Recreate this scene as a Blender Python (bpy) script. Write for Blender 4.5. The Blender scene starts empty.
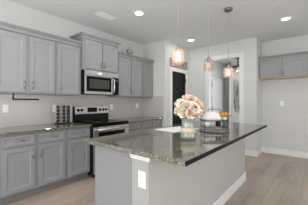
import bpy, bmesh, math, random
from mathutils import Vector, Matrix
random.seed(7)
S = bpy.context.scene
COL = S.collection
PI = math.pi

# ------------------------------------------------------------------ camera
cd = bpy.data.cameras.new('camera')
cam = bpy.data.objects.new('camera', cd)
COL.objects.link(cam)
cam.location = (3.489, 0.0, 1.2427)
cam.rotation_euler = (PI / 2, 0, 0.6890009)
cd.sensor_width = 36.0
cd.lens = 36.0 * 197.13 / 308
cd.clip_start = 0.02
S.camera = cam

# ------------------------------------------------------------------ world, light, exposure
w = bpy.data.worlds.new('world'); S.world = w; w.use_nodes = True
bg = w.node_tree.nodes['Background']
bg.inputs[0].default_value = (0.90, 0.95, 1.0, 1); bg.inputs[1].default_value = 1.0

def area(name, loc, rot, sx, sy, power, col=(1, 1, 1)):
    l = bpy.data.lights.new(name, 'AREA'); l.shape = 'RECTANGLE'; l.size = sx; l.size_y = sy
    l.energy = power; l.color = col
    o = bpy.data.objects.new(name, l); COL.objects.link(o); o.location = loc; o.rotation_euler = rot
    return o
# daylight through unseen windows behind and right of the camera, then added fills
area('daylight_rear', (2.6, -3.42, 1.10), (PI / 2, 0, 0), 3.8, 2.0, 102, (0.97, 0.985, 1.0))
area('daylight_side', (6.92, -1.8, 1.15), (PI / 2 - .05, 0, PI / 2), 3.0, 2.0, 92, (0.97, 0.985, 1.0))
area('side_fill', (6.92, 2.6, 1.35), (PI / 2, 0, PI / 2), 2.6, 1.9, 40, (0.98, 0.985, 1.0))  # fill added to lift the right wall, floor and backsplash
area('ceiling_fill', (3.0, -0.9, 0.9), (PI, 0, 0), 4.5, 3.5, 62, (0.97, 0.985, 1.0))  # upward fill added to bounce off the ceiling, no visible source
area('hall_fill', (2.2, 6.2, 1.5), (PI / 2, 0, PI / 2), 1.2, 1.8, 20, (0.95, 0.98, 1.0))  # fill added inside the hall, no window on that side

S.view_settings.view_transform = 'Standard'
S.view_settings.look = 'None'
S.view_settings.gamma = 1.0
S.view_settings.use_curve_mapping = False
S.view_settings.exposure = 0.04

# ------------------------------------------------------------------ materials
def nodes(name):
    m = bpy.data.materials.new(name); m.use_nodes = True
    nt = m.node_tree
    return m, nt, nt.nodes['Principled BSDF'], nt.nodes.new, nt.links.new

def simple(name, col, rough=0.5, metal=0.0, noise=0.0, nscale=8.0, bump=0.0, bscale=200.0, spec=0.5, coat=0.0):
    m, nt, b, N, L = nodes(name)
    b.inputs['Base Color'].default_value = (*col, 1)
    b.inputs['Roughness'].default_value = rough; b.inputs['Metallic'].default_value = metal
    b.inputs['Specular IOR Level'].default_value = spec
    b.inputs['Coat Weight'].default_value = coat
    tc = N('ShaderNodeTexCoord')
    if noise > 0:
        n = N('ShaderNodeTexNoise'); n.inputs['Scale'].default_value = nscale; n.inputs['Detail'].default_value = 4
        L(tc.outputs['Object'], n.inputs['Vector'])
        r = N('ShaderNodeMix'); r.data_type = 'RGBA'
        r.inputs[6].default_value = (*[c * (1 - noise) for c in col], 1)
        r.inputs[7].default_value = (*[min(1, c * (1 + noise)) for c in col], 1)
        L(n.outputs['Fac'], r.inputs[0]); L(r.outputs[2], b.inputs['Base Color'])
    if bump > 0:
        n2 = N('ShaderNodeTexNoise'); n2.inputs['Scale'].default_value = bscale; n2.inputs['Detail'].default_value = 3
        L(tc.outputs['Object'], n2.inputs['Vector'])
        bp = N('ShaderNodeBump'); bp.inputs['Strength'].default_value = bump; bp.inputs['Distance'].default_value = 0.002
        L(n2.outputs['Fac'], bp.inputs['Height']); L(bp.outputs['Normal'], b.inputs['Normal'])
    return m

def emit(name, col, strength):
    m, nt, b, N, L = nodes(name)
    b.inputs['Base Color'].default_value = (*col, 1)
    b.inputs['Emission Color'].default_value = (*col, 1); b.inputs['Emission Strength'].default_value = strength
    return m

def thin_glass(name, tint, gloss=0.12, rough=0.03, body=0.0, bodycol=(1, 1, 1), ribs=0.0):
    m, nt, b, N, L = nodes(name)
    out = nt.nodes['Material Output']; nt.nodes.remove(b)
    tr = N('ShaderNodeBsdfTransparent'); tr.inputs[0].default_value = (*tint, 1)
    gl = N('ShaderNodeBsdfGlossy'); gl.inputs['Roughness'].default_value = rough
    fr = N('ShaderNodeLayerWeight'); fr.inputs['Blend'].default_value = 0.35
    mx = N('ShaderNodeMixShader')
    mul = N('ShaderNodeMath'); mul.operation = 'MULTIPLY_ADD'; mul.inputs[1].default_value = 0.55; mul.inputs[2].default_value = gloss
    mul.use_clamp = True
    L(fr.outputs['Facing'], mul.inputs[0]); L(mul.outputs[0], mx.inputs[0])
    first = tr.outputs[0]
    if body > 0:
        df = N('ShaderNodeBsdfTranslucent'); df.inputs[0].default_value = (*bodycol, 1)
        d2 = N('ShaderNodeBsdfDiffuse'); d2.inputs[0].default_value = (*bodycol, 1)
        md = N('ShaderNodeMixShader'); md.inputs[0].default_value = 0.5
        L(df.outputs[0], md.inputs[1]); L(d2.outputs[0], md.inputs[2])
        mb = N('ShaderNodeMixShader'); mb.inputs[0].default_value = body
        if ribs > 0:
            tc = N('ShaderNodeTexCoord'); n = N('ShaderNodeTexVoronoi'); n.inputs['Scale'].default_value = 70
            L(tc.outputs['Object'], n.inputs['Vector'])
            ma = N('ShaderNodeMath'); ma.operation = 'MULTIPLY_ADD'; ma.inputs[1].default_value = ribs; ma.inputs[2].default_value = body - ribs * 0.3
            ma.use_clamp = True
            L(n.outputs['Distance'], ma.inputs[0]); L(ma.outputs[0], mb.inputs[0])
        L(tr.outputs[0], mb.inputs[1]); L(md.outputs[0], mb.inputs[2]); first = mb.outputs[0]
    L(first, mx.inputs[1]); L(gl.outputs[0], mx.inputs[2]); L(mx.outputs[0], out.inputs[0])
    return m

def mat_floor():
    m, nt, b, N, L = nodes('oak_plank_floor')
    tc = N('ShaderNodeTexCoord'); mp = N('ShaderNodeMapping'); mp.inputs['Rotation'].default_value = (0, 0, PI / 2)
    L(tc.outputs['Object'], mp.inputs['Vector'])
    br = N('ShaderNodeTexBrick')
    br.inputs['Color1'].default_value = (0.0, 0.0, 0.0, 1); br.inputs['Color2'].default_value = (1, 1, 1, 1)
    br.inputs['Mortar'].default_value = (0.5, 0.5, 0.5, 1)
    br.inputs['Scale'].default_value = 1.0; br.inputs['Mortar Size'].default_value = 0.0018
    br.inputs['Mortar Smooth'].default_value = 0.2
    br.inputs['Brick Width'].default_value = 1.25; br.inputs['Row Height'].default_value = 0.185
    br.offset = 0.37; br.offset_frequency = 3
    L(mp.outputs[0], br.inputs['Vector'])
    gm = N('ShaderNodeMapping'); gm.inputs['Scale'].default_value = (26, 1.3, 1)
    L(tc.outputs['Object'], gm.inputs['Vector'])
    ad = N('ShaderNodeVectorMath'); ad.operation = 'ADD'
    sc = N('ShaderNodeVectorMath'); sc.operation = 'SCALE'; sc.inputs['Scale'].default_value = 9.0
    L(br.outputs['Color'], sc.inputs[0]); L(gm.outputs[0], ad.inputs[0]); L(sc.outputs[0], ad.inputs[1])
    n = N('ShaderNodeTexNoise'); n.inputs['Scale'].default_value = 1.0; n.inputs['Detail'].default_value = 6; n.inputs['Distortion'].default_value = 0.6
    L(ad.outputs[0], n.inputs['Vector'])
    n2 = N('ShaderNodeTexNoise'); n2.inputs['Scale'].default_value = 1.6; n2.inputs['Detail'].default_value = 3
    L(tc.outputs['Object'], n2.inputs['Vector'])
    cr = N('ShaderNodeValToRGB')
    cr.color_ramp.elements[0].position = 0.22; cr.color_ramp.elements[0].color = (0.265, 0.208, 0.172, 1)
    cr.color_ramp.elements[1].position = 0.80; cr.color_ramp.elements[1].color = (0.51, 0.422, 0.36, 1)
    mxv = N('ShaderNodeMath'); mxv.operation = 'MULTIPLY_ADD'; mxv.inputs[1].default_value = 0.20
    L(br.outputs['Color'], mxv.inputs[0])
    a2 = N('ShaderNodeMath'); a2.operation = 'MULTIPLY_ADD'; a2.inputs[1].default_value = 0.55
    L(n.outputs['Fac'], a2.inputs[0])
    a3 = N('ShaderNodeMath'); a3.operation = 'MULTIPLY'; a3.inputs[1].default_value = 0.36
    L(n2.outputs['Fac'], a3.inputs[0]); L(a3.outputs[0], a2.inputs[2]); L(a2.outputs[0], mxv.inputs[2])
    L(mxv.outputs[0], cr.inputs[0])
    dk = N('ShaderNodeMix'); dk.data_type = 'RGBA'; dk.inputs[7].default_value = (0.22, 0.17, 0.14, 1)
    L(br.outputs['Fac'], dk.inputs[0]); L(cr.outputs[0], dk.inputs[6]); L(dk.outputs[2], b.inputs['Base Color'])
    b.inputs['Roughness'].default_value = 0.42
    return m

def mat_granite():
    m, nt, b, N, L = nodes('dark_granite')
    tc = N('ShaderNodeTexCoord')
    v = N('ShaderNodeTexVoronoi'); v.inputs['Scale'].default_value = 230; L(tc.outputs['Object'], v.inputs['Vector'])
    bw = N('ShaderNodeSeparateColor'); L(v.outputs['Color'], bw.inputs[0])
    cr = N('ShaderNodeValToRGB'); e = cr.color_ramp; e.interpolation = 'CONSTANT'
    e.elements[0].position = 0; e.elements[0].color = (0.04, 0.04, 0.032, 1)
    e.elements[1].position = 0.34; e.elements[1].color = (0.165, 0.163, 0.13, 1)
    for p, c in ((0.62, (0.225, 0.223, 0.18)), (0.84, (0.32, 0.315, 0.26)), (0.95, (0.46, 0.44, 0.36))):
        k = e.elements.new(p); k.color = (*c, 1)
    L(bw.outputs[0], cr.inputs[0])
    n = N('ShaderNodeTexNoise'); n.inputs['Scale'].default_value = 14; n.inputs['Detail'].default_value = 5; L(tc.outputs['Object'], n.inputs['Vector'])
    r2 = N('ShaderNodeValToRGB'); r2.color_ramp.elements[0].position = 0.35; r2.color_ramp.elements[0].color = (0.75, 0.75, 0.73, 1)
    r2.color_ramp.elements[1].position = 0.7; r2.color_ramp.elements[1].color = (1.15, 1.12, 1.05, 1)
    L(n.outputs['Fac'], r2.inputs[0])
    mu = N('ShaderNodeMix'); mu.data_type = 'RGBA'; mu.blend_type = 'MULTIPLY'; mu.inputs[0].default_value = 1
    L(cr.outputs[0], mu.inputs[6]); L(r2.outputs[0], mu.inputs[7]); L(mu.outputs[2], b.inputs['Base Color'])
    b.inputs['Roughness'].default_value = 0.06; b.inputs['IOR'].default_value = 2.2
    return m

def mat_tile():
    m, nt, b, N, L = nodes('backsplash_tile')
    tc = N('ShaderNodeTexCoord'); sp = N('ShaderNodeSeparateXYZ'); L(tc.outputs['Object'], sp.inputs[0])
    ax = N('ShaderNodeMath'); ax.operation = 'ADD'; L(sp.outputs[0], ax.inputs[0]); L(sp.outputs[1], ax.inputs[1])
    cb = N('ShaderNodeCombineXYZ'); L(ax.outputs[0], cb.inputs[0]); L(sp.outputs[2], cb.inputs[1])
    br = N('ShaderNodeTexBrick'); br.inputs['Scale'].default_value = 1.0
    br.inputs['Brick Width'].default_value = 0.30; br.inputs['Row Height'].default_value = 0.10
    br.inputs['Mortar Size'].default_value = 0.0015
    br.inputs['Color1'].default_value = (0.49, 0.465, 0.445, 1); br.inputs['Color2'].default_value = (0.51, 0.485, 0.465, 1)
    br.inputs['Mortar'].default_value = (0.54, 0.52, 0.50, 1)
    L(cb.outputs[0], br.inputs['Vector']); L(br.outputs['Color'], b.inputs['Base Color'])
    b.inputs['Roughness'].default_value = 0.22
    return m

def mat_wood(name, c1, c2, scale=(3, 30, 30), rough=0.6):
    m, nt, b, N, L = nodes(name)
    tc = N('ShaderNodeTexCoord'); mp = N('ShaderNodeMapping'); mp.inputs['Scale'].default_value = scale
    L(tc.outputs['Object'], mp.inputs[0])
    n = N('ShaderNodeTexNoise'); n.inputs['Scale'].default_value = 1; n.inputs['Detail'].default_value = 5; L(mp.outputs[0], n.inputs['Vector'])
    r = N('ShaderNodeValToRGB'); r.color_ramp.elements[0].position = .3; r.color_ramp.elements[0].color = (*c1, 1)
    r.color_ramp.elements[1].position = .7; r.color_ramp.elements[1].color = (*c2, 1)
    L(n.outputs['Fac'], r.inputs[0]); L(r.outputs[0], b.inputs['Base Color']); b.inputs['Roughness'].default_value = rough
    return m

M = dict(
    wall=simple('wall_paint', (0.60, 0.603, 0.59), 0.85, bump=0.15, bscale=160),
    ceil=simple('ceiling_paint', (0.74, 0.765, 0.76), 0.9, bump=0.3, bscale=90),
    greige=simple('greige_island_paint', (0.43, 0.418, 0.40), 0.8, bump=0.15, bscale=160),
    post=simple('post_paint', (0.375, 0.375, 0.365), 0.5),
    trim=simple('white_trim_paint', (0.74, 0.74, 0.74), 0.4),
    cab=simple('grey_cabinet_paint', (0.268, 0.268, 0.275), 0.42, noise=0.02, nscale=5),
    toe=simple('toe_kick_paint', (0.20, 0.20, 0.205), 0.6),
    steel=simple('brushed_steel', (0.70, 0.69, 0.68), 0.28, 1.0, noise=0.03, nscale=40),
    nickel=simple('satin_nickel', (0.34, 0.335, 0.33), 0.4, 1.0),
    bronze=simple('brushed_bronze', (0.25, 0.19, 0.165), 0.4, 0.7),
    ventwhite=simple('white_enamel', (0.90, 0.90, 0.90), 0.4),
    cord=simple('pale_cord', (0.33, 0.31, 0.28), 0.5),
    chrome=simple('chrome', (0.75, 0.75, 0.75), 0.12, 1.0),
    black=simple('black_enamel', (0.008, 0.008, 0.008), 0.4, spec=0.2),
    blackglass=simple('black_glass', (0.005, 0.005, 0.005), 0.15, spec=0.15),
    greyglass=simple('grey_mesh_window', (0.05, 0.05, 0.052), 0.3, spec=0.25),
    matteblack=simple('matte_black_metal', (0.014, 0.014, 0.015), 0.5),
    blackdoor=simple('black_door_paint', (0.006, 0.006, 0.0065), 0.35, spec=0.15),
    plastic=simple('white_plastic', (0.82, 0.82, 0.81), 0.35),
    slot=simple('dark_slot', (0.03, 0.03, 0.03), 0.6),
    light=emit('lamp_diffuser', (1.0, 0.98, 0.94), 6.0),
    bulb=emit('warm_bulb', (1.0, 0.84, 0.68), 5.0),
    dimbulb=simple('frosted_bulb', (0.85, 0.78, 0.70), 0.3),
    shade=thin_glass('blush_seeded_glass', (0.95, 0.80, 0.75), 0.03, 0.12, 0.30, (0.86, 0.66, 0.60), 0.25),
    amber=thin_glass('champagne_seeded_glass', (0.94, 0.86, 0.79), 0.04, 0.12, 0.13, (0.82, 0.72, 0.63), 0.25),
    clear=thin_glass('clear_vase_glass', (0.86, 0.89, 0.84), 0.05, 0.08, 0.38, (0.74, 0.76, 0.68), 0.2),
    crystal=thin_glass('crystal_glass', (0.9, 0.9, 0.9), 0.06, 0.08, 0.12, (0.7, 0.68, 0.65), 0.4),
    pane=thin_glass('window_glass', (0.97, 0.98, 0.98), 0.02, 0.01),
    floor=mat_floor(), granite=mat_granite(), tile=mat_tile(),
    edgeshade=simple('granite_edge_shade', (0.012, 0.011, 0.010), 0.5, noise=0.5, nscale=120, spec=0.15),
    plywood=mat_wood('pale_plywood', (0.50, 0.36, 0.22), (0.62, 0.46, 0.30)),
    signwood=mat_wood('whitewashed_wood', (0.46, 0.34, 0.27), (0.62, 0.49, 0.41), (30, 3, 30)),
    signdark=simple('sign_lettering', (0.07, 0.05, 0.045), 0.7),
    rose1=simple('blush_petals', (0.92, 0.74, 0.62), 0.75, noise=0.06, nscale=30),
    rose2=simple('cream_petals', (0.90, 0.79, 0.67), 0.75, noise=0.06, nscale=30),
    rose3=simple('apricot_petals', (0.90, 0.66, 0.48), 0.75, noise=0.06, nscale=30),
    tan=simple('tan_stamens', (0.30, 0.20, 0.09), 0.9),
    darkc=simple('dark_flower_eye', (0.03, 0.018, 0.012), 0.9),
    leaf=simple('leaf_green', (0.16, 0.20, 0.11), 0.6, noise=0.2, nscale=30),
    lace=simple('cream_burlap', (0.60, 0.51, 0.38), 0.95, noise=0.12, nscale=120, bump=0.5, bscale=300),
    water=thin_glass('water', (0.84, 0.87, 0.82), 0.03, 0.03, 0.10, (0.6, 0.65, 0.55)),
    yellow=simple('yellow_petals', (0.80, 0.46, 0.04), 0.75, noise=0.12, nscale=60),
    brownc=simple('brown_flower_centre', (0.20, 0.09, 0.03), 0.9),
    slate=simple('grey_tray', (0.16, 0.155, 0.145), 0.4, noise=0.15, nscale=12),
    linen=simple('white_linen', (0.76, 0.70, 0.68), 0.9, bump=0.4, bscale=250),
    ceramic=simple('white_ceramic', (0.80, 0.78, 0.75), 0.2),
    wire=simple('bronze_wire', (0.04, 0.034, 0.03), 0.45, 0.6),
    paper=simple('white_paper', (0.86, 0.86, 0.87), 0.5),
    pewter=simple('pewter', (0.30, 0.285, 0.27), 0.5, 0.3, noise=0.15, nscale=40),
    spice=simple('spice_glass', (0.13, 0.085, 0.06), 0.15, noise=0.5, nscale=20),
    art=simple('driftwood_grey', (0.36, 0.345, 0.325), 0.6, noise=0.2, nscale=10),
    ring=mat_wood('weathered_wood_ring', (0.05, 0.03, 0.022), (0.09, 0.06, 0.045)),
)

# ------------------------------------------------------------------ mesh helpers
class MB:
    """collects shapes into one mesh"""
    def __init__(s): s.v = []; s.f = []; s.sm = []
    def add(s, vs, fs, smooth=False):
        o = len(s.v); s.v += [tuple(v) for v in vs]
        for f in fs: s.f.append([i + o for i in f]); s.sm.append(smooth)
        return s
    def box(s, x0, x1, y0, y1, z0, z1):
        return s.rings([[(x0, y0, z0), (x1, y0, z0), (x1, y1, z0), (x0, y1, z0)],
                        [(x0, y0, z1), (x1, y0, z1), (x1, y1, z1), (x0, y1, z1)]])
    def rings(s, rs, cap=True, smooth=False, closed=True):
        n = len(rs[0]); vs = [p for r in rs for p in r]; fs = []
        for k in range(len(rs) - 1):
            for i in range(n if closed else n - 1):
                j = (i + 1) % n
                fs.append((k * n + i, k * n + j, (k + 1) * n + j, (k + 1) * n + i))
        s.add(vs, fs, smooth)
        if cap:
            o = len(s.v) - len(vs)
            s.f.append([o + i for i in range(n)][::-1]); s.sm.append(False)
            s.f.append([o + (len(rs) - 1) * n + i for i in range(n)]); s.sm.append(False)
        return s
    def lathe(s, prof, c=(0, 0, 0), n=24, axis='z', cap=True):
        rs = []
        for r, h in prof:
            ring = []
            for i in range(n):
                a = 2 * PI * i / n; p = (r * math.cos(a), r * math.sin(a), h)
                if axis == 'y': p = (p[0], -p[2], p[1])
                if axis == 'x': p = (p[2], p[0], p[1])
                ring.append((p[0] + c[0], p[1] + c[1], p[2] + c[2]))
            rs.append(ring)
        return s.rings(rs, cap, True)
    def tube(s, pts, r, n=8, closed=False):
        pts = [Vector(p) for p in pts]; rs = []; m = len(pts); ref = None
        for i, p in enumerate(pts):
            if closed: t = pts[(i + 1) % m] - pts[i - 1]
            else: t = pts[min(i + 1, m - 1)] - pts[max(i - 1, 0)]
            t.normalize()
            if ref is None:
                ref = t.orthogonal().normalized()
            u = (ref - t * ref.dot(t))
            u = u.normalized() if u.length > 1e-6 else t.orthogonal().normalized()
            ref = u; v = t.cross(u)
            rr = r[i] if isinstance(r, (list, tuple)) else r
            rs.append([tuple(p + (u * math.cos(2 * PI * k / n) + v * math.sin(2 * PI * k / n)) * rr) for k in range(n)])
        if closed: rs.append(rs[0])
        return s.rings(rs, not closed, True)
    def prism(s, poly, z0, z1):
        return s.rings([[(x, y, z0) for x, y in poly], [(x, y, z1) for x, y in poly]])
    def xf(s, mat):
        s.v = [tuple(mat @ Vector(v)) for v in s.v]; return s
    def build(s, name, mat, parent=None, bevel=0.0, seg=2):
        me = bpy.data.meshes.new(name); me.from_pydata(s.v, [], s.f)
        for p, sm in zip(me.polygons, s.sm): p.use_smooth = sm
        bm = bmesh.new(); bm.from_mesh(me); bmesh.ops.recalc_face_normals(bm, faces=bm.faces); bm.to_mesh(me); bm.free()
        me.materials.append(mat)
        o = bpy.data.objects.new(name, me); COL.objects.link(o)
        if parent: o.parent = parent
        if bevel:
            b = o.modifiers.new('bevel', 'BEVEL'); b.width = bevel; b.segments = seg; b.limit_method = 'ANGLE'; b.angle_limit = 0.7
        return o

def bx(*a): return MB().box(*a)
def empty(name, loc=(0, 0, 0), rz=0.0):
    o = bpy.data.objects.new(name, None); COL.objects.link(o); o.location = loc; o.rotation_euler = (0, 0, rz)
    o.empty_display_size = 0.05
    return o
def tag(o, label, cat, group=None):
    o['label'] = label; o['category'] = cat
    if group: o['group'] = group
    return o
def struct(o): o['kind'] = 'structure'; return o
def kids(o): return [c for c in COL.objects if c.parent == o]
def copy_tree(o, parent=None):
    c = o.copy(); COL.objects.link(c); c.parent = parent
    for ch in kids(o): copy_tree(ch, c)
    return c

# ------------------------------------------------------------------ room shell
H = 2.743
YB, YF, YR = 3.80, 4.967, 5.533      # back of the kitchen run, wall with the opening, right hand wall
XP, XC = 0.70, 2.43                  # pantry side wall, corner beside the opening
struct(bx(-0.15, 7.12, -3.62, 8.4, -0.08, 0).build('floor', M['floor']))
struct(bx(-0.15, 7.12, -3.62, 8.4, H, H + 0.1).build('ceiling', M['ceil']))
struct(bx(-0.12, 0, -3.5, YB + 0.1, 0, H).build('wall_left', M['wall']))
struct(bx(0, XP, YB, YB + 0.1, 0, H).build('wall_back', M['wall']))
# pantry wall with the doorway (Y 4.075 .. 4.785, 2.045 high)
DY0, DY1, DZ = 4.075, 4.785, 2.045
w_ = MB()
w_.box(XP - 0.1, XP, YB + 0.1, DY0, 0, H); w_.box(XP - 0.1, XP, DY1, YF, 0, H); w_.box(XP - 0.1, XP, DY0, DY1, DZ, H)
struct(w_.build('wall_pantry', M['wall']))
# far wall with the tall cased opening
OX0, OX1, OZ = 1.28, 2.075, 2.36
w_ = MB()
w_.box(XP - 0.1, OX0, YF, YF + 0.115, 0, H); w_.box(OX1, XC, YF, YF + 0.115, 0, H); w_.box(OX0, OX1, YF, YF + 0.115, OZ, H)
struct(w_.build('wall_far', M['wall']))
struct(bx(XC - 0.115, XC, YF + 0.115, YR, 0, H).build('wall_return', M['wall']))
struct(bx(XC - 0.115, 7.0, YR, YR + 0.12, 0, H).build('wall_right', M['wall']))
# hall beyond the opening
HX = 0.69
struct(bx(HX - 0.1, HX, YF + 0.115, 8.2, 0, H).build('wall_hall_left', M['wall']))
struct(bx(HX - 0.1, 1.06, 7.78, 7.88, 0, H).build('wall_hall_end', M['wall']))
struct(bx(1.06, 2.315, 7.40, 8.2, 0, H).build('wall_hall_front', M['wall']))
struct(bx(2.315, 2.43, YR + 0.12, 8.2, 0, H).build('wall_hall_right', M['wall']))
struct(bx(1.005, 1.058, 7.385, 7.5, 0, 2.2).build('trim_4', M['trim'], bevel=0.004))
# walls behind and beside the camera, with wide window openings
w_ = MB()
w_.box(-0.12, 0.3, -3.62, -3.5, 0, H); w_.box(4.3, 7.12, -3.62, -3.5, 0, H)
w_.box(0.3, 4.3, -3.62, -3.5, 0, 0.08); w_.box(0.3, 4.3, -3.62, -3.5, 2.45, H)
struct(w_.build('wall_rear', M['wall']))
w_ = MB()
w_.box(7.0, 7.12, -3.5, -3.35, 0, H); w_.box(7.0, 7.12, -0.25, 1.2, 0, H); w_.box(7.0, 7.12, 3.9, YR + 0.12, 0, H); w_.box(7.0, 7.12, 1.2, 3.9, 0, 0.08); w_.box(7.0, 7.12, 1.2, 3.9, 2.45, H)
w_.box(7.0, 7.12, -3.35, -0.25, 0, 0.08); w_.box(7.0, 7.12, -3.35, -0.25, 2.45, H)
struct(w_.build('wall_side', M['wall']))
def win(name, x0, x1, n, along):
    f = MB(); t = 0.05; step = (x1 - x0) / n
    def b(a0, a1, z0, z1):
        if along == 'x': f.box(a0, a1, -3.60, -3.53, z0, z1)
        else: f.box(7.03, 7.10, a0, a1, z0, z1)
    for k in range(n + 1):
        c = x0 + step * k; b(max(x0, c - t / 2), min(x1, c + t / 2), 0.08, 2.45)
    b(x0, x1, 0.08, 0.13); b(x0, x1, 2.40, 2.45)
    o = struct(f.build(name, M['trim'], bevel=0.004))
    if along == 'x': bx(x0, x1, -3.57, -3.565, 0.08, 2.45).build('pane', M['pane'], o)
    else: bx(7.06, 7.065, x0, x1, 0.08, 2.45).build('pane', M['pane'], o)
win('window_1', 0.3, 4.3, 4, 'x'); win('window_2', -3.35, -0.25, 3, 'y'); win('added_window', 1.2, 3.9, 3, 'y')  # third window is unseen, added to house the side fill light

# casings
def casing(name, axis, c, a0, a1, z, wd, out, t=0.018):
    """flat casing round an opening; axis 'x': on a wall facing -Y at y=c ; 'y': on a wall facing +X at x=c"""
    m = MB()
    def b(p0, p1, z0, z1):
        if axis == 'x': m.box(p0, p1, c - t, c - 0.0005, z0, z1)
        else: m.box(c + 0.0005, c + t, p0, p1, z0, z1)
    b(a0 - wd, a0, 0, z + wd); b(a1, a1 + wd, 0, z + wd); b(a0, a1, z, z + wd)
    if out:  # jamb lining
        j = 0.012
        if axis == 'x':
            m.box(a0, a0 + j, c - t, c + 0.13, 0, z); m.box(a1 - j, a1, c - t, c + 0.13, 0, z); m.box(a0 + j, a1 - j, c - t, c + 0.13, z - j, z)
        else:
            m.box(c - 0.1, c + t, a0, a0 + j, 0, z); m.box(c - 0.1, c + t, a1 - j, a1, 0, z); m.box(c - 0.1, c + t, a0 + j, a1 - j, z - j, z)
    return struct(m.build(name, M['trim'], bevel=0.003))
casing('trim_1', 'x', YF, OX0, OX1, OZ, 0.085, True)
casing('trim_2', 'y', XP, DY0, DY1, DZ, 0.075, True)

# black pantry door, horizontal panels
d = struct(empty('door_1', (XP - 0.03, DY0 + 0.014, 0.008), PI / 2))
dw, dh = DY1 - DY0 - 0.028, DZ - 0.022
fr = MB(); st = 0.10; NP = 9; rl = .045; ph = (dh - 2 * st - (NP - 1) * rl) / NP
fr.box(0, st, -0.02, 0.02, 0, dh); fr.box(dw - st, dw, -0.02, 0.02, 0, dh)
fr.box(st, dw - st, -.02, .02, 0, st); fr.box(st, dw - st, -.02, .02, dh - st, dh)
for k in range(NP - 1): fr.box(st, dw - st, -0.02, 0.02, st + ph + k * (ph + rl), st + ph + k * (ph + rl) + rl)
fr.build('door_frame', M['blackdoor'], d, bevel=0.006)
for k in range(NP):
    z0 = st + k * (ph + rl); bx(st + 0.001, dw - st - 0.001, -0.008, 0.008, z0 + 0.001, z0 + ph - 0.001).build('door_panel', M['blackdoor'], d)
for z in (0.22, 1.02, 1.78): MB().lathe([(0.009, 0), (0.009, 0.10)], (dw - 0.006, -0.032, z), 10).build('hinge', M['matteblack'], d)
kn = MB().lathe([(0.026, 0.021), (0.026, 0.027), (0.011, 0.03), (0.011, 0.05), (0.027, 0.06), (0.027, 0.075), (0.012, 0.085)], (0.055, 0, 0.95), 16, 'y')
kn.build('door_knob', M['matteblack'], d)

# white hall door on the hall's left wall
d = struct(empty('door_2', (HX + 0.001, 6.50, 0.008), PI / 2))
fr = MB(); dw, dh = 0.88, 2.03
fr.box(0, dw, -0.035, 0, 0, dh)
fr.build('door_leaf', M['trim'], d)
pf = MB()
for (z0, z1) in ((0.2, 0.95), (1.1, 1.85)):
    for (a, b) in ((0.12, dw - 0.12),):
        pf.box(a, b, -0.042, -0.0355, z0, z0 + 0.03); pf.box(a, b, -0.042, -0.0355, z1 - 0.03, z1)
        pf.box(a, a + 0.03, -0.042, -0.0355, z0 + .03, z1 - .03); pf.box(b - 0.03, b, -0.042, -0.0355, z0 + .03, z1 - .03)
pf.build('panel_moulding', M['trim'], d, bevel=0.004)
for z in (1.0, 1.80): bx(-0.012, 0.022, -0.046, -0.036, z, z + 0.10).build('hinge', M['nickel'], d)
casing('trim_3', 'y', HX, 6.49, 7.39, 2.05, 0.07, False)

# baseboards
def base(name, *boxes):
    m = MB()
    for b in boxes: m.box(*b)
    struct(m.build(name, M['trim'], bevel=0.004))
BH, BT = 0.13, 0.015
base('baseboard_far', (OX1 + 0.086, XC + BT, YF - BT, YF, 0, BH), (XP + .001, OX0 - 0.086, YF - BT, YF, 0, BH))
base('baseboard_return', (XC, XC + BT, YF, YR - BT, 0, BH))
base('baseboard_right', (XC, 6.98, YR - BT, YR, 0, BH))
base('baseboard_pantry', (XP, XP + BT, YB, DY0 - 0.077, 0, BH), (XP, XP + BT, DY1 + 0.077, YF - BT, 0, BH))
base('baseboard_hall', (HX, HX + BT, YF + 0.13, 6.41, 0, BH), (1.075, 2.3, 7.385, 7.40, 0, BH), (HX, 1.0, 7.765, 7.78, 0, BH))

# tiled backsplash
b_ = MB(); b_.box(0.0005, 0.009, -0.2, YB - 0.009, 0.8845, 1.3675); b_.box(0.0005, 0.655, YB - 0.009, YB - 0.0005, 0.8845, 1.40)
struct(b_.build('wall_backsplash', M['tile']))

# ------------------------------------------------------------------ cabinets
def door_panel(parent, kind, x0, x1, z0, z1, y, rail=0.055):
    m = MB(); t = 0.019
    m.box(x0, x0 + rail, y - t, y, z0, z1); m.box(x1 - rail, x1, y - t, y, z0, z1)
    m.box(x0 + rail, x1 - rail, y - t, y, z0, z0 + rail); m.box(x0 + rail, x1 - rail, y - t, y, z1 - rail, z1)
    # bevelled step to a recessed flat panel
    a, b, c, e = x0 + rail, x1 - rail, z0 + rail, z1 - rail; i = 0.010
    m.add([(a, y - t + .002, c), (b, y - t + .002, c), (b, y - t + .002, e), (a, y - t + .002, e),
           (a + i, y - .012, c + i), (b - i, y - .012, c + i), (b - i, y - .012, e - i), (a + i, y - .012, e - i)],
          [(0, 1, 5, 4), (1, 2, 6, 5), (2, 3, 7, 6), (3, 0, 4, 7), (4, 5, 6, 7)])
    return m.build(kind, M['cab'], parent, bevel=0.002)

def pull(parent, x, y, z, L, vertical):
    m = MB(); r = 0.0055; y1 = y - 0.03
    if vertical:
        m.tube([(x, y1, z - L / 2), (x, y1, z + L / 2)], r)
        for s in (-1, 1): m.tube([(x, y, z + s * L * .36), (x, y1, z + s * L * .36)], r * .8)
    else:
        m.tube([(x - L / 2, y1, z), (x + L / 2, y1, z)], r)
        for s in (-1, 1): m.tube([(x + s * L * .36, y, z), (x + s * L * .36, y1, z)], r * .8)
    return m.build('handle', M['nickel'], parent)

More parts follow.
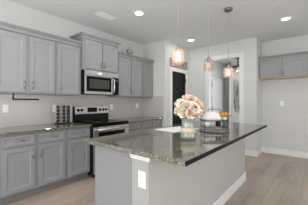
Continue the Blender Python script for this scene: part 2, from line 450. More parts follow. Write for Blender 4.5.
def cabinet(name, label, cat, group, loc, rz, W, D, z0, z1, doors=(), drawers=(), toe=0.0, crown=None, under=False):
    r = empty(name, loc, rz); tag(r, label, cat, group)
    bx(0.0005, W - 0.0005, -D, -0.001, z0 + toe + (0.012 if under else 0), z1).build('body', M['cab'], r, bevel=0.002)
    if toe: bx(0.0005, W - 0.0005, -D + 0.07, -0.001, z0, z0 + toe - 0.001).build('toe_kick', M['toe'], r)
    if under: bx(0.002, W - 0.002, -D + 0.001, -0.002, z0, z0 + 0.0115).build('underside_panel', M['plywood' if rz == 0 else 'cab'], r)
    y = -D - 0.0005
    for (x0, x1, a, b, hx, hz) in doors:
        d = door_panel(r, 'door', x0, x1, a, b, y)
        if hx is not None: pull(d, hx, y - 0.0185, hz, 0.11, True)
    for (x0, x1, a, b) in drawers:
        d = door_panel(r, 'drawer', x0, x1, a, b, y, 0.035)
        pull(d, (x0 + x1) / 2, y - 0.0185, (a + b) / 2, 0.11, False)
    if crown:
        l, rr, ch = crown
        m = MB(); rs = []
        for o, h in ((0.010, 0), (0.010, .016), (0.004, .018), (0.008, .034), (0.034, .058), (0.034, .064), (0.046, .066), (0.046, .084), (0.0, .084)):
            h = h / .084 * ch
            rs.append([(-o * l, -D - 0.006 - o, z1 + h), (W + o * rr, -D - 0.006 - o, z1 + h), (W + o * rr, -0.001, z1 + h), (-o * l, -0.001, z1 + h)])
        m.rings(rs).build('crown_moulding', M['cab'], r)
    return r

R90 = PI / 2
ZU, ZT = 1.368, 2.205
GU = 'grey wall cabinets along the left wall'
def upper(Y0, Y1, doors, label, z0=ZU, z1=ZT, D=0.32, crown=(0, 0, .084), grp=GU, under=True):
    dd = [(a - Y0, b - Y0, z0 + .022, z1 - .022, (None if h is None else h - Y0), z0 + .12) for a, b, h in doors]
    return cabinet('wall_cabinet', label, 'cabinet', grp, (0, Y0, 0), R90, Y1 - Y0, D, z0, z1, dd, crown=crown, under=under)
upper(-0.19, 0.615, [(-0.165, 0.195, 0.165), (0.235, 0.595, 0.265)], 'grey two-door wall cabinet nearest the camera, cut off by the left edge of the photo')
upper(0.617, 1.412, [(0.650, 0.998, 0.972), (1.046, 1.388, 1.075)], 'grey two-door wall cabinet above the black paper towel bar')
upper(1.414, 1.846, [(1.441, 1.808, 1.47)], 'grey single-door wall cabinet over the spice rack, left of the taller cabinet', crown=(0, 0, .084))
upper(1.850, 2.632, [(1.885, 2.228, 2.20), (2.252, 2.600, 2.28)], 'taller deeper grey cabinet mounted over the microwave', 1.817, 2.365, 0.375, (1, 1, .085))
upper(2.636, 3.405, [(2.672, 3.020, 2.992), (3.050, 3.385, 3.078)], 'grey two-door wall cabinet right of the microwave with an ornament on top')
upper(3.407, 3.788, [(3.432, 3.765, 3.46)], 'narrow grey wall cabinet in the far corner beside the bare back wall', crown=(0, .5, .084))

def lower(Y0, Y1, cols, label):
    dr = [(a - Y0, b - Y0, .70, .828) for a, b, h in cols]
    dd = [(a - Y0, b - Y0, .125, .672, h - Y0, .57) for a, b, h in cols]
    return cabinet('base_cabinet', label, 'cabinet', 'grey base cabinets along the left wall', (0, Y0, 0), R90, Y1 - Y0, .60, 0, .852, dd, dr, toe=.10)
lower(-0.19, 0.622, [(-0.165, .200, .170), (.240, .600, .27)], 'grey base cabinet nearest the camera at the left edge of the photo')
lower(0.624, 1.442, [(0.652, 1.014, .985), (1.058, 1.414, 1.085)], 'wide grey base cabinet with two drawers over two doors, left of the spice rack')
lower(1.444, 1.846, [(1.478, 1.826, 1.51)], 'narrow grey base cabinet with one drawer, left of the range')
lower(2.632, 3.425, [(2.662, 3.060, 3.03), (3.085, 3.405, 3.115)], 'grey base cabinet with two drawers directly right of the range')
lower(3.427, 3.788, [(3.447, 3.765, 3.475)], 'grey base cabinet in the far corner, farthest from the camera')

def ctop(Y0, Y1, label):
    tag(bx(0.0095, 0.648, Y0, Y1, 0.8525, 0.884).build('countertop', M['granite'], bevel=0.004), label, 'countertop', 'dark granite worktops on the left wall')
ctop(-0.19, 1.847, 'dark speckled granite worktop left of the range under the spice rack')
ctop(2.628, YB - 0.0095, 'dark speckled granite worktop right of the range, reaching the far corner')

# cabinet on the right hand wall
cabinet('wall_cabinet', 'grey two-door cabinet mounted alone high on the right wall', 'cabinet', None, (XC + 0.004, YR, 0), 0, 0.92, 0.325, 1.795, 2.235,
        [(0.022, 0.452, 1.817, 2.213, 0.43, 1.905), (0.476, 0.900, 1.817, 2.213, 0.50, 1.905)], crown=(0, 1, .075), under=True)

# ------------------------------------------------------------------ microwave over the range
mw = tag(empty('microwave', (0, 1.858, 1.392), R90), 'stainless over-the-range microwave with black window, under the taller cabinet', 'microwave')
W = .756; D = .408; hh = .42
bx(0, W, -D, -0.012, 0, hh).build('housing', M['black'], mw, bevel=.004)
bx(0.001, W - .001, -D - .009, -D - .001, 0.335, hh).build('vent_band', M['steel'], mw, bevel=.003)
f = MB(); f.box(0.001, .60, -D - .009, -D - .001, 0.002, 0.05); f.box(0.001, .035, -D - .009, -D - .001, 0.05, .333); f.box(.58, .60, -D - .009, -D - .001, .05, .333)
f.box(.035, .58, -D - .009, -D - .001, .318, .333)
dr = f.build('door', M['steel'], mw, bevel=.003)
w0 = bx(.036, .579, -D - .006, -D - .002, .051, .317).build('window', M['blackglass'], dr)
bx(.095, .525, -D - .0075, -D - .0062, .105, .27).build('window_screen', M['greyglass'], dr)
MB().tube([(.618, -D - .006, .03), (.618, -D - .036, .055), (.618, -D - .042, .17), (.618, -D - .036, .285), (.618, -D - .006, .31)], .011, 10).build('handle', M['steel'], mw)
bx(.602, W - .001, -D - .008, -D - .001, .002, .333).build('control_panel', M['blackglass'], mw)['label'] = 'black glass control panel'
bx(.63, .735, -D - .0095, -D - .0082, .255, .30).build('display', simple('clock_display', (0.03, 0.05, 0.06), .1), mw)
bx(.26, .36, -D - .0105, -D - .0092, .355, .40).build('sticker', M['plastic'], mw)['label'] = 'small pale sticker on the steel band'

# ------------------------------------------------------------------ range
rg = tag(empty('range', (0.012, 1.853, 0), R90), 'stainless and black electric range between the granite worktops', 'range')
W = .768; D = .655
bx(0, W, -D, 0, 0.045, .868).build('housing', M['black'], rg, bevel=.003)
bx(-0.001, W + .001, -D - .03, 0, .8695, .897).build('cooktop', M['blackglass'], rg, bevel=.005)
for (x, y, r_) in ((.2, -.2, .085), (.56, -.2, .075), (.2, -.47, .075), (.56, -.47, .105)):
    MB().lathe([(r_, 0), (r_ - .004, .0006)], (x, y, .8973), 28).build('burner_ring', M['slot'], rg)
bk = MB().rings([[(0.004, -.075, .8975), (W - .004, -.075, .8975), (W - .004, 0, .8975), (0.004, 0, .8975)],
                 [(0.004, -.062, 1.165), (W - .004, -.062, 1.165), (W - .004, 0, 1.165), (0.004, 0, 1.165)]]).build('backguard', M['black'], rg, bevel=.004)
sp = MB().rings([[(0.012, -.0755, 1.025), (W - .012, -.0755, 1.025), (W - .012, -.066, 1.025), (0.012, -.066, 1.025)],
                 [(0.012, -.0690, 1.168), (W - .012, -.0690, 1.168), (W - .012, -.060, 1.168), (0.012, -.060, 1.168)]]).build('control_panel', M['steel'], bk, bevel=.002)
bx(.265, .475, -.0775, -.072, 1.055, 1.145).build('display', M['blackglass'], bk)
for x in (.075, .145, .545, .625, .70):
    MB().lathe([(.026, .068), (.026, .078), (.020, .082), (.018, .10), (.006, .102)], (x, 0, 1.098), 16, 'y').build('knob', M['black'], bk)
bx(0.003, W - .003, -D - .028, -D - .001, .835, .868).build('front_strip', M['blackglass'], rg)
dr = bx(0.003, W - .003, -D - .04, -D - .001, .235, .832).build('oven_door', M['steel'], rg, bevel=.004)
bx(.085, W - .11, -D - .043, -D - .0405, .37, .745).build('oven_window', M['blackglass'], dr)
h = MB(); h.tube([(.05, -D - .085, .79), (W - .05, -D - .085, .79)], .012, 10)
for x in (.09, W - .09): h.tube([(x, -D - .04, .79), (x, -D - .085, .79)], .008)
h.build('handle', M['steel'], dr)
bx(0.003, W - .003, -D - .035, -D - .001, .06, .230).build('storage_drawer', M['steel'], rg, bevel=.004)
for x in (.05, W - .05):
    for y in (-.08, -D + .06): MB().lathe([(.02, 0), (.02, .044)], (x, y, 0.0005), 12).build('foot', M['black'], rg)

# ------------------------------------------------------------------ island
IZ = .905
IX0, IX1, IY0, IY1 = 1.840, 2.907, .985, 3.395
tag(bx(IX0, IX1, IY0, IY1, IZ - .032, IZ).build('island_countertop', M['granite'], bevel=.004), 'long polished dark speckled granite top of the kitchen island', 'countertop')
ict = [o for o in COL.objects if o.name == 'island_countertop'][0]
bx(IX1 + .0002, IX1 + .004, IY0 + .003, IY1 - .003, IZ - .031, IZ - .002).build('edge_shade_strip', M['edgeshade'], ict, bevel=.001)['label'] = 'near-black strip painting shade onto the long right edge'  # strip added over the granite, the edge's dark shading put into its colour
isl = empty('island_cabinet', (1.955, 1.03, 0)); tag(isl, 'grey cabinet base under the left half of the island top', 'cabinet')
iw, il = .485, 2.345
bx(0, iw - .001, 0, il, .10, IZ - .033).build('body', M['cab'], isl, bevel=.002)
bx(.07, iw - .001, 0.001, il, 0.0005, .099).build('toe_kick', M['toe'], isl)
bx(0, .07, 0.0, .018, .0005, .099).build('toe_return', M['cab'], isl)
e_ = MB(); rot = Matrix.Rotation(-R90, 4, 'Z')
for k in range(4):
    a = .03 + k * .58; dd = empty('tmp')
    o = door_panel(isl, 'door', a, a + .545, .125, .85, -0.0005)
    o.data.transform(Matrix.Translation((0, il, 0)) @ rot)
    hd = pull(o, a + (.51 if k % 2 == 0 else .035), -.019, .74, .11, True); hd.data.transform(Matrix.Translation((0, il, 0)) @ rot)
    bpy.data.objects.remove(dd)
# painted pony wall carrying the overhang, with cap, baseboard and outlet
PX0, PX1, PY0, PY1 = 2.442, 2.603, 1.025, 3.375
struct(bx(PX0, PX1, PY0, PY1, 0, IZ - .033).build('wall_island', M['greige']))
struct(bx(PX0 - .001, PX1 + .001, PY0 - .008, PY0 - .0005, 0, .835).build('trim_6', M['post'], bevel=.002))
struct(MB().rings([[(PX0 - .006, PY0 - .016, .836), (PX1 + .010, PY0 - .016, .836), (PX1 + .010, PY0 - .0005, .836), (PX0 - .006, PY0 - .0005, .836)],
                   [(PX0 - .014, PY0 - .024, .871), (PX1 + .018, PY0 - .024, .871), (PX1 + .018, PY0 - .0005, .871), (PX0 - .014, PY0 - .0005, .871)]]).build('trim_5', M['trim'], bevel=.003))
base('baseboard_island', (PX1, PX1 + BT, PY0, PY1 + BT, 0, BH), (PX0, PX1, PY1, PY1 + BT, 0, BH))

# ------------------------------------------------------------------ outlets and switches
def outlet(loc, rz, label, decora=False):
    r = tag(empty('outlet', loc, rz), label, 'outlet')
    bx(-.035, .035, -.006, -.0006, -.058, .058).build('plate', M['plastic'], r, bevel=.002)
    for z in (-.021, .021):
        s = bx(-.016, .016, -.0078, -.0062, z - .014, z + .014).build('socket', M['plastic'], r, bevel=.003)
        q = MB(); q.box(-.008, -.005, -.0083, -.0079, z - .004, z + .006); q.box(.005, .008, -.0083, -.0079, z - .004, z + .006)
        q.build('slots', M['slot'], s)
    return r
outlet((.009, .838, 1.155), R90, 'white outlet on the backsplash at the left, under the paper towel bar')
outlet((.009, 1.535, 1.137), R90, 'white outlet on the backsplash just left of the spice rack')
outlet((.009, 2.752, 1.145), R90, 'white outlet on the backsplash just right of the range')
outlet((.009, 3.552, 1.160), R90, 'white outlet on the backsplash near the far corner')
outlet((2.545, PY0 - .008, .702), 0, 'white outlet on the pale end post of the island')
sw = tag(empty('light_switch', (2.861, YR, 1.215)), 'white light switch on the right wall below the mounted cabinet', 'switch')
bx(-.035, .035, -.006, -.0006, -.058, .058).build('plate', M['plastic'], sw, bevel=.002)
bx(-.016, .016, -.011, -.0062, -.032, .032).build('rocker', M['plastic'], sw, bevel=.002)

# ------------------------------------------------------------------ ceiling fittings
def downlight(x, y, label, power=4):
    r = tag(empty('recessed_light', (x, y, H)), label, 'ceiling light', 'round recessed ceiling lights')
    MB().lathe([(.095, -.0006), (.095, -.006), (.075, -.010), (.070, -.0045)], n=32, cap=False).build('trim_ring', M['trim'], r)
    MB().lathe([(.071, -.0045), (.071, -.0008)], n=32).build('diffuser', M['light'], r)
    l = bpy.data.lights.new('recessed_lamp', 'AREA'); l.shape = 'DISK'; l.size = .13; l.energy = power; l.color = (1, .97, .93)
    o = bpy.data.objects.new('lamp_light', l); COL.objects.link(o); o.parent = r; o.location = (0, 0, -.012)
downlight(1.189, 2.396, 'lit round recessed ceiling light nearer the camera, right of the air vent', 7)
downlight(1.159, 4.229, 'lit round recessed ceiling light farther away, beside the nearest pendant rod')
downlight(3.065, 4.225, 'lit round recessed ceiling light at the right of the photo, near the hall opening')
for x, y in ((3.065, 2.40), (1.189, .57), (3.065, .57)): downlight(x, y, 'lit round recessed ceiling light above or behind the camera', 7 if x < 2 else 4)
v = tag(empty('ceiling_vent', (.675, 2.10, H)), 'white rectangular air vent in the ceiling over the counter', 'vent')
f = MB(); a, b = .085, .17
f.box(-a, a, -b, -b + .022, -.010, -.0006); f.box(-a, a, b - .022, b, -.010, -.0006); f.box(-a, -a + .022, -b + .022, b - .022, -.010, -.0006); f.box(a - .022, a, -b + .022, b - .022, -.010, -.0006)
f.build('frame', M['ventwhite'], v, bevel=.003)
for k in range(7):
    x = -a + .0305 + k * .0180
    MB().rings([[(x - .0085, -b + .022, -.0006), (x - .0085, -b + .022, -.0045), (x + .0085, -b + .022, -.0075), (x + .0085, -b + .022, -.0006)],
                [(x - .0085, b - .022, -.0006), (x - .0085, b - .022, -.0045), (x + .0085, b - .022, -.0075), (x + .0085, b - .022, -.0006)]]).build('slat', M['ventwhite'], v)

# pendants over the island
def pendant(x, y, zb, zt, rad, lit, label, glass):
    r = tag(empty('pendant_light', (x, y, H)), label, 'pendant light', 'glass pendant lights over the island')
    MB().lathe([(.012, -.045), (.05, -.036), (.062, -.022), (.065, -.0006)], n=28).build('canopy', M['bronze'], r)
    MB().tube([(0, 0, -.044), (0, 0, zt - H + .028)], .0035, 8).build('rod', M['cord'], r)
    cp = MB().lathe([(.008, .040), (.014, .034), (.020, .012), (.024, -.004), (.022, -.030), (.017, -.045)], (0, 0, zt - H), 20).build('socket_cap', M['nickel'], r)
    h = zt - zb; R = rad
    prof = [(.022, h), (.66 * R, h - .005), (.88 * R, h - .018), (.96 * R, h - .036), (R * .98, h * .5), (R, .012), (R * 1.0, 0)]
    MB().lathe(prof, (0, 0, zb - H), 32, cap=False).build('glass_shade', glass, r)
    MB().lathe([(.006, -.125), (.016, -.118), (.023, -.098), (.019, -.075), (.012, -.048)], (0, 0, zt - H), 16).build('bulb', M['bulb'] if lit else M['dimbulb'], r)
    if lit:
        l = bpy.data.lights.new('pendant_lamp', 'POINT'); l.energy = 1.0; l.color = (1, .86, .74); l.shadow_soft_size = .035
        o = bpy.data.objects.new('lamp_light', l); COL.objects.link(o); o.parent = r; o.location = (0, 0, zt - H - .085)
pendant(2.40, 1.707, 1.640, 1.792, .062, True, 'lit blush glass pendant nearest the camera, left of the three over the island', M['shade'])
pendant(2.40, 2.443, 1.652, 1.815, .064, False, 'unlit champagne glass pendant in the middle of the three over the island', M['amber'])
pendant(2.40, 3.199, 1.650, 1.805, .080, True, 'lit blush glass pendant farthest from the camera, in front of the hall opening', M['shade'])

# hall ceiling light : black stem, wooden ring, crystal drum
r = tag(empty('semi_flush_light', (1.47, 6.86, H)), 'small hall ceiling light with black stem and dark ring over a crystal drum', 'ceiling light')
MB().lathe([(.03, -.04), (.105, -.03), (.11, -.0006)], n=24).build('canopy', M['matteblack'], r)
MB().tube([(0, 0, -.028), (0, 0, -.29)], .022, 10).build('stem', M['matteblack'], r)
MB().lathe([(.170, -.355), (.182, -.355), (.182, -.285), (.170, -.285), (.170, -.355)], n=32, cap=False).build('ring', M['ring'], r)
m = MB()
for k in range(3):
    a = k * PI / 3; m.tube([(.17 * math.cos(a), .17 * math.sin(a), -.292), (-.17 * math.cos(a), -.17 * math.sin(a), -.292)], .006)
m.build('cross_bar', M['matteblack'], r)
MB().lathe([(.165, -.335), (.165, -.45), (.15, -.46), (.02, -.462)], n=32, cap=False).build('crystal_drum', M['crystal'], r)
MB().lathe([(.008, -.40), (.028, -.385), (.028, -.35), (.012, -.30)], n=14).build('bulb', M['dimbulb'], r)
l = bpy.data.lights.new('hall_point_fill', 'POINT'); l.energy = 2; l.color = (1, .86, .7); l.shadow_soft_size = .08  # fill added below the unlit fixture to brighten the hall
o = bpy.data.objects.new('lamp_light', l); COL.objects.link(o); o.parent = r; o.location = (0, 0, -.52)

# ------------------------------------------------------------------ wall pieces
# pantry sign
s = tag(empty('wooden_sign', (XP + .0006, 4.405, 2.25), R90), 'whitewashed wooden PANTRY sign on the wall above the black door', 'sign')
bx(-.405, .405, -.018, 0, -.10, .10).build('board', M['signwood'], s, bevel=.003)
fm = MB(); fm.box(-.405, .405, -.022, -.0185, .088, .10); fm.box(-.405, .405, -.022, -.0185, -.10, -.088)
fm.box(-.405, -.393, -.022, -.0185, -.088, .088); fm.box(.393, .405, -.022, -.0185, -.088, .088)
fm.build('border', M['signdark'], s)
fc = bpy.data.curves.new('lettering', 'FONT'); fc.body = 'PANTRY'; fc.size = .185; fc.align_x = 'CENTER'; fc.align_y = 'CENTER'; fc.extrude = .002; fc.offset = .005; fc.space_character = 1.08
to = bpy.data.objects.new('lettering_curve', fc); COL.objects.link(to)
bpy.context.view_layer.update()
me = bpy.data.meshes.new_from_object(to.evaluated_get(bpy.context.evaluated_depsgraph_get()))
bpy.data.objects.remove(to)
me.materials.clear(); me.materials.append(M['signdark'])
lt = bpy.data.objects.new('lettering', me); COL.objects.link(lt); lt.parent = s; lt.location = (0, -.0205, 0); lt.rotation_euler = (PI / 2, 0, 0)

# wall hanging of vertical slats in the hall
a_ = tag(empty('wall_sculpture', (1.335, 7.399, 1.50)), 'grey wall sculpture of staggered vertical slats in the hall', 'wall art')
random.seed(3)
back = MB(); back.box(-.16, .13, -.012, -.001, .08, .10); back.box(-.16, .13, -.012, -.001, -.22, -.20)
back.build('rail', M['matteblack'], a_)
for k, (x, za, zb) in enumerate(((-.150, -.42, .56), (-.118, -.60, .40), (-.084, -.50, .58), (-.050, -.62, .30), (-.016, -.40, .50), (.018, -.62, .22), (.052, -.46, .34), (.086, -.60, .12), (.120, -.38, .22))):
    bx(x - .012, x + .012, -.03, -.0125, za, zb).build('slat', M['art'], a_, bevel=.002)
    for z in ((zb - .30, zb - .10), (za + .12, za + .26)):
        if (k + int(z[0] * 10)) % 3 == 0: bx(x - .0125, x + .0125, -.033, -.0302, *z).build('dark_plate', M['matteblack'], a_)

# ------------------------------------------------------------------ counter and cabinet things
# paper towel bar under the wall cabinet
p = tag(empty('paper_towel_holder', (.235, .872, ZU), R90), 'empty black paper towel bar hung under the left wall cabinets', 'paper towel holder')
bx(-.012, .05, -.022, .022, -.006, -.0006).build('mount_plate', M['matteblack'], p, bevel=.002)
bx(-.009, .009, -.007, .007, -.088, -.0065).build('arm', M['matteblack'], p, bevel=.002)
MB().tube([(-.012, 0, -.079), (.325, 0, -.079)], .0115, 12).build('bar', M['matteblack'], p)

# spice rack with jars
SRZ = .8845; SRX, SRY, SRA = .165, 1.610, math.radians(58)
sr = empty('spice_rack', (SRX, SRY, SRZ), SRA); tag(sr, 'chrome countertop spice rack holding columns of black-capped jars, beside the range', 'spice rack')
bx(-.125, .125, -.055, .075, 0, .018).build('base', M['black'], sr, bevel=.003)
for x in (-.118, -.045, -.02, .045, .118):
    MB().box(x - .0035, x + .0035, -.052, -.045, .0185, .315).build('upright', M['nickel'], sr, bevel=.002)
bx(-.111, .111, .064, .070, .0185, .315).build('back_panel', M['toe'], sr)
m = MB(); m.box(-.125, .125, -.052, -.042, .3155, .322); m.box(-.125, .125, .062, .072, .3155, .322); m.box(-.125, -.112, -.042, .062, .3155, .322); m.box(.112, .125, -.042, .062, .3155, .322)
m.build('top_frame', M['nickel'], sr, bevel=.002)
for x in (-.118, .118): MB().box(x - .005, x + .005, .062, .072, .0185, .315).build('upright', M['nickel'], sr)
for k in range(5):
    z = .022 + k * .058
    m = MB()
    for y in (-.030, .030): m.tube([(-.117, y, z), (.117, y, z)], .002, 6)
    m.build('shelf_wire', M['nickel'], sr)
ca, sa = math.cos(SRA), math.sin(SRA)
jar0 = None
rows = ('bottom', 'second lowest', 'middle', 'second highest', 'top'); cols = ('left', 'middle', 'right')
for ci, cx in enumerate((-.082, .013, .082)):
    for k in range(5):
        z = SRZ + .0248 + k * .058 + .0235
        lx, ly = cx, 0.0
        X = SRX + ca * lx - sa * ly; Y = SRY + sa * lx + ca * ly
        if jar0 is None:
            j = empty('spice_jar', (X, Y, z), SRA)
            MB().lathe([(.019, -.05), (.0205, -.045), (.0205, .02), (.017, .028)], n=16, axis='y').build('jar_body', M['spice'], j)
            MB().lathe([(.0215, .0285), (.0215, .054), (.019, .057)], n=16, axis='y').build('cap', M['black'], j)
            jar0 = j
        else:
            j = copy_tree(jar0); j.location = (X, Y, z)
        tag(j, f'black-capped spice jar in the {rows[k]} row of the {cols[ci]} column of the rack', 'jar', 'spice jars in the chrome rack')

# lidded urn on top of the right wall cabinets
u = tag(empty('urn', (.25, 3.07, ZT + .0845)), 'small grey two-handled lidded urn on top of the wall cabinets', 'urn')
MB().lathe([(.045, 0), (.045, .008), (.022, .022), (.022, .034), (.06, .06), (.072, .09), (.066, .115), (.070, .12)], n=24).build('bowl', M['pewter'], u)
MB().lathe([(.068, .1205), (.058, .138), (.03, .152), (.014, .158), (.012, .165), (.022, .176), (.022, .188), (.008, .198)], n=24).build('lid', M['pewter'], u)
for sgn in (-1, 1):
    MB().tube([(0, sgn * .066, .075), (0, sgn * .095, .085), (0, sgn * .105, .110), (0, sgn * .09, .128), (0, sgn * .066, .115)], .006).build('handle', M['pewter'], u)

# ------------------------------------------------------------------ on the island
tag(MB().rings([[(1.94, 1.90, IZ + .0005), (2.255, 1.845, IZ + .0005), (2.335, 2.30, IZ + .0005), (2.02, 2.36, IZ + .0005)],
                [(1.94, 1.90, IZ + .006), (2.255, 1.845, IZ + .006), (2.335, 2.30, IZ + .006), (2.02, 2.36, IZ + .006)]]).build('placemat', M['paper'], bevel=.001),
    'plain white rectangular sheet lying flat on the island behind the vase', 'placemat')

# vase
VX, VY = 2.565, 1.62
va = tag(empty('vase', (VX, VY, IZ)), 'clear glass vase with a cream burlap band, holding pale flowers on the island', 'vase')
MB().lathe([(.060, .0006), (.072, .006), (.074, .03), (.068, .06), (.062, .10), (.058, .15), (.064, .195), (.066, .20), (.062, .198), (.055, .15), (.058, .10), (.064, .06), (.069, .03), (.066, .012), (.004, .010)], n=32, cap=True).build('glass_body', M['clear'], va)
MB().lathe([(.0685, .058), (.0655, .085), (.0635, .105), (.0650, .105), (.0670, .085), (.0700, .058), (.0685, .058)], n=32, cap=False).build('burlap_band', M['lace'], va)
MB().lathe([(.062, .0125), (.066, .03), (.061, .06), (.055, .10), (.053, .135)], n=24).build('water', M['water'], va)

def petal_bloom(R, layers, open_=1.0, ncount=(3, 5, 6, 8, 9)):
    """nested shells of cupped, ruffled petals round a tight heart"""
    m = MB()
    for L in range(layers):
        f = L / max(1, layers - 1); n = ncount[min(L, len(ncount) - 1)]
        rad = R * (.16 + .52 * f)                     # radius of the cup at mid height
        top = R * (.62 - .42 * f * open_)             # rim height
        flare = R * (-.06 + .42 * f * open_)
        for k in range(n):
            a0 = 2 * PI * (k + .5 * (L % 2)) / n + random.uniform(-.2, .2); half = PI / n * 1.45
            jit = random.uniform(-.05, .05) * R; rs = []
            for j in range(5):
                t = j / 4; row = []
                for q in range(7):
                    s_ = (q - 3) / 3; edge = abs(s_) ** 2.5
                    r_ = rad * (.25 + .75 * math.sin(PI / 2 * min(1, t * 1.35))) + flare * t ** 2.2 - edge * R * .05
                    z_ = -R * .42 * (1 - .2 * f) + (top + R * .42) * t - edge * t * R * .22 + jit * t
                    ru = random.uniform(-1, 1) * R * .05 * t * t
                    aa = a0 + s_ * half * (.55 + .45 * math.sin(PI * min(1, .15 + t * .8)))
                    row.append(((r_ + ru) * math.cos(aa), (r_ + ru) * math.sin(aa), z_ + ru))
                rs.append(row)
            m.rings(rs, cap=False, smooth=True, closed=False)
    return m

def flower(kind, c, dirv, R, mat, label, group, eye=None, layers=5, open_=1.0):
    dirv = Vector(dirv).normalized(); base_ = Vector((VX, VY, IZ + .055))
    r = empty(kind, c)
    q = dirv.to_track_quat('Z', 'Y').to_matrix().to_4x4()
    m = petal_bloom(R, layers, open_); m.xf(q); m.build('bloom', mat, r)
    if eye is not None:
        e = MB()
        e.lathe([(.002, R * .42), (R * .20, R * .36), (R * .24, R * .22), (R * .12, .0)], n=14); e.xf(q); e.build('flower_centre', eye, r)
    ed = base_ + Vector((random.uniform(-.02, .02), random.uniform(-.02, .02), 0)) - Vector(c)
    s0 = -dirv * R * .3; mid = Vector((VX - c[0], VY - c[1], 0)) * .80 + Vector((0, 0, (IZ + .19 - c[2])))
    MB().tube([s0, s0.lerp(mid, .5), mid, ed], .0028, 6).build('stem', M['leaf'], r)
    tag(r, label, 'flower', group)
    return r
random.seed(11)
# view direction towards the camera (used only to choose which blooms face out)
CZ = 1.198
spec = [  # (dx along picture right, dy toward camera, dz), R, mat key, eye key
    ((-.110, .02, -.015), .052, 'rose2', None), ((-.075, .06, .035), .055, 'rose2', 'tan'), ((-.015, .03, .088), .056, 'rose1', None),
    ((.055, .03, .068), .054, 'rose1', None), ((.110, .03, .022), .052, 'rose3', None), ((.040, .085, .000), .058, 'rose2', 'darkc'),
    ((-.035, .085, .020), .054, 'rose2', None), ((-.068, .072, -.042), .052, 'rose2', None), ((.000, .088, -.052), .050, 'rose1', None),
    ((.075, .065, -.040), .052, 'rose2', None), ((.118, .00, -.035), .046, 'rose2', None), ((-.090, -.05, .045), .052, 'rose2', None),
    ((.02, -.06, .075), .052, 'rose1', None), ((.09, -.06, .03), .050, 'rose3', None), ((-.02, -.09, -.01), .052, 'rose2', None)]
rx, ry = math.cos(.689), math.sin(.689); fx, fy = math.sin(.689), -math.cos(.689)
LB = {'rose1': ('blush pink rose in the glass vase on the island', 'blush roses in the glass vase'),
      'rose2': ('cream rose in the glass vase on the island', 'cream roses in the glass vase'),
      'rose3': ('apricot rose at the right side of the bouquet in the glass vase', 'apricot roses in the glass vase')}
for (dx, dy, dz), R, mk, ek in spec:
    dx = dx * .93 + .008; c = (VX + dx * rx + dy * fx, VY + dx * ry + dy * fy, CZ + dz)
    dv = Vector((c[0] - VX, c[1] - VY, dz + .06))
    if ek == 'tan': flower('peony', c, dv, R, M[mk], 'cream peony with a tan centre at the upper left of the bouquet', None, M['tan'], 4, 1.15)
    elif ek: flower('anemone', c, dv, R, M[mk], 'cream flower with a dark brown eye at the front of the bouquet', None, M['darkc'], 4, 1.15)
    else: flower('rose', c, dv, R, M[mk], LB[mk][0], LB[mk][1])
def leaf_mesh(L, W_):
    m = MB(); rs = []
    for j in range(6):
        t = j / 5; w2 = W_ * math.sin(PI * min(1, .05 + t * .95)) ** .8 * .5
        rs.append([(-w2, L * t, .02 * t * L - .006), (0, L * t, .0 - .25 * L * t * t), (w2, L * t, .02 * t * L - .006)])
    m.rings(rs, cap=False, smooth=True, closed=False); return m
lf0 = None
for k in range(8):
    a = k * PI / 4 + .2
    if lf0 is None:
        lf0 = leaf_mesh(.085, .034).build('leaf_sprig', M['leaf']); lf = lf0
    else: lf = lf0.copy(); COL.objects.link(lf)
    lf.location = (VX + .045 * math.cos(a), VY + .045 * math.sin(a), IZ + .205); lf.rotation_euler = (.35, 0, a - PI / 2)
    tag(lf, 'green leaf poking out between the blooms and the rim of the glass vase', 'leaf', 'leaves under the bouquet')

# ---- tray, wire stand and what it carries
TX, TY, TA = 2.560, 2.238, math.radians(41)
t = tag(MB().lathe([(.15, .0006), (.165, .004), (.172, .014), (.166, .014), (.158, .008), (.01, .007)], n=40).build('round_tray', M['slate']), 'flat round grey tray under the wire stand on the island', 'tray')
t.location = (TX, TY, IZ)
ws = tag(empty('wire_stand', (TX, TY, IZ + .0095), TA), 'dark wire two-tier stand on the round tray, holding a white cloth', 'stand')
hw, hd = .135, .075
for x in (-hw, hw):
    for y in (-hd, hd):
        MB().tube([(x, y, 0), (x, y, .118)], .0036, 8).build('leg', M['wire'], ws)
def loop(z, k=1.0, nm='shelf_frame'):
    MB().tube([(-hw * k, -hd, z), (hw * k, -hd, z), (hw * k, hd, z), (-hw * k, hd, z), (-hw * k, -hd, z)], .0036, 8).build(nm, M['wire'], ws)
loop(.045); loop(.118, 1.0)
m = MB()
for k in range(7):
    x = -hw + (k + 1) * hw * 2 / 8; m.tube([(x, -hd, .118), (x, hd, .118)], .0022, 6)
m.build('top_grille', M['wire'], ws)
m = MB()
for k in range(7):
    x = -hw + (k + 1) * hw * 2 / 8; m.tube([(x, -hd, .045), (x, hd, .045)], .0022, 6)
m.build('lower_grille', M['wire'], ws)
MB().tube([(-hw, -hd, .118), (-hw - .03, -hd, .121), (-hw - .05, -hd, .132), (-hw - .055, -hd, .145)], .0036, 8).build('scroll', M['wire'], ws)
MB().tube([(-hw, hd, .118), (-hw, hd, .185), (-hw + .05, hd, .20), (-hw + .085, hd, .205), (-hw + .095, hd, .245), (hw - .06, hd, .248), (hw - .03, hd, .235), (hw, hd, .20), (hw, hd, .118)], .0036, 8).build('back_rail', M['wire'], ws)
MB().tube([(hw, hd, .20), (hw + .05, hd, .198)], .0036, 8).build('side_hook', M['wire'], ws)
def tw(x, y): return (TX + math.cos(TA) * x - math.sin(TA) * y, TY + math.sin(TA) * x + math.cos(TA) * y)
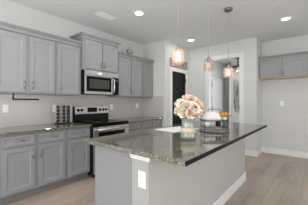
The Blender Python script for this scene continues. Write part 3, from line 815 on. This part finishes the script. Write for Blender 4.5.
# folded white cloth : soft mound
cl = MB(); rs = []
random.seed(5)
for (k, z) in ((1.0, 0), (1.02, .012), (.96, .03), (.86, .052), (.74, .072), (.62, .085), (.45, .09)):
    ring = []
    for i in range(28):
        a = 2 * PI * i / 28; ex = .55
        cx_ = math.copysign(abs(math.cos(a)) ** ex, math.cos(a)); sx_ = math.copysign(abs(math.sin(a)) ** ex, math.sin(a))
        wv = 1 + .05 * math.sin(5 * a + 9 * z)
        ring.append((.098 * k * cx_ * wv - .002, .066 * k * sx_ * wv, z + .004 * math.sin(3 * a)))
    rs.append(ring)
c = cl.rings(rs, smooth=True).build('folded_cloth', M['linen']); x, y = tw(-.018, 0)
c.location = (x, y, IZ + .0095 + .1285); c.rotation_euler = (0, 0, TA)
tag(c, 'crumpled white linen cloth piled on top of the wire stand', 'cloth')
# little pot with yellow flowers
x, y = tw(.118, -.01)
pt = tag(empty('flower_pot', (x, y, IZ + .1325)), 'small white pot at the right end of the wire stand holding yellow flowers', 'pot')
MB().lathe([(.026, 0), (.031, .028), (.033, .030), (.033, .036), (.029, .036), (.027, .026), (.004, .024)], n=20).build('pot_body', M['ceramic'], pt)
random.seed(9); yf0 = None
for k, (dx, dy, dz) in enumerate(((-.050, -.02, .085), (-.012, -.035, .092), (.030, -.03, .088), (.062, -.01, .078), (-.03, .02, .108), (.018, .012, .112), (.05, .025, .098), (-.005, -.012, .115))):
    px, py = x + dx * math.cos(TA) - dy * math.sin(TA), y + dx * math.sin(TA) + dy * math.cos(TA)
    dz -= .026; cc = (px, py, IZ + .1325 + dz)
    r = empty('yellow_flower', cc); q = Vector((px - x, py - y, .05)).to_track_quat('Z', 'Y').to_matrix().to_4x4()
    m = petal_bloom(.021, 2, 1.25, (7, 9)); m.xf(q).build('bloom', M['yellow'], r)
    e = MB().lathe([(.001, .011), (.006, .009), (.007, .002), (.003, -.004)], n=10); e.xf(q).build('flower_centre', M['brownc'], r)
    MB().tube([(0, 0, -.006), ((x - px) * .7, (y - py) * .7, -(dz - .034)), ((x - px) * .85, (y - py) * .85, -(dz - .026))], .002, 6).build('stem', M['leaf'], r)
    tag(r, 'yellow flower in the small pot on the wire stand', 'flower', 'yellow flowers on the wire stand')
# dark candle jar and white cup on the lower tier
x, y = tw(.045, -.01)
cj = tag(empty('candle_jar', (x, y, IZ + .0095 + .0500)), 'short dark jar on the lower tier of the wire stand', 'jar')
MB().lathe([(.026, 0), (.030, .004), (.030, .040), (.026, .044)], n=20).build('jar_body', M['black'], cj)
MB().lathe([(.029, .0445), (.029, .056), (.010, .058), (.008, .062)], n=20).build('lid', M['wire'], cj)
x, y = tw(-.085, -.01)
cu = tag(empty('cup', (x, y, IZ + .0095 + .0500)), 'small white cup on the left of the lower tier of the wire stand', 'cup')
MB().lathe([(.018, 0), (.026, .012), (.030, .052), (.027, .052), (.023, .014), (.003, .006)], n=20).build('cup_body', M['ceramic'], cu)
MB().tube([(.028, 0, .042), (.045, 0, .038), (.045, 0, .02), (.026, 0, .014)], .003, 6).build('handle', M['ceramic'], cu)
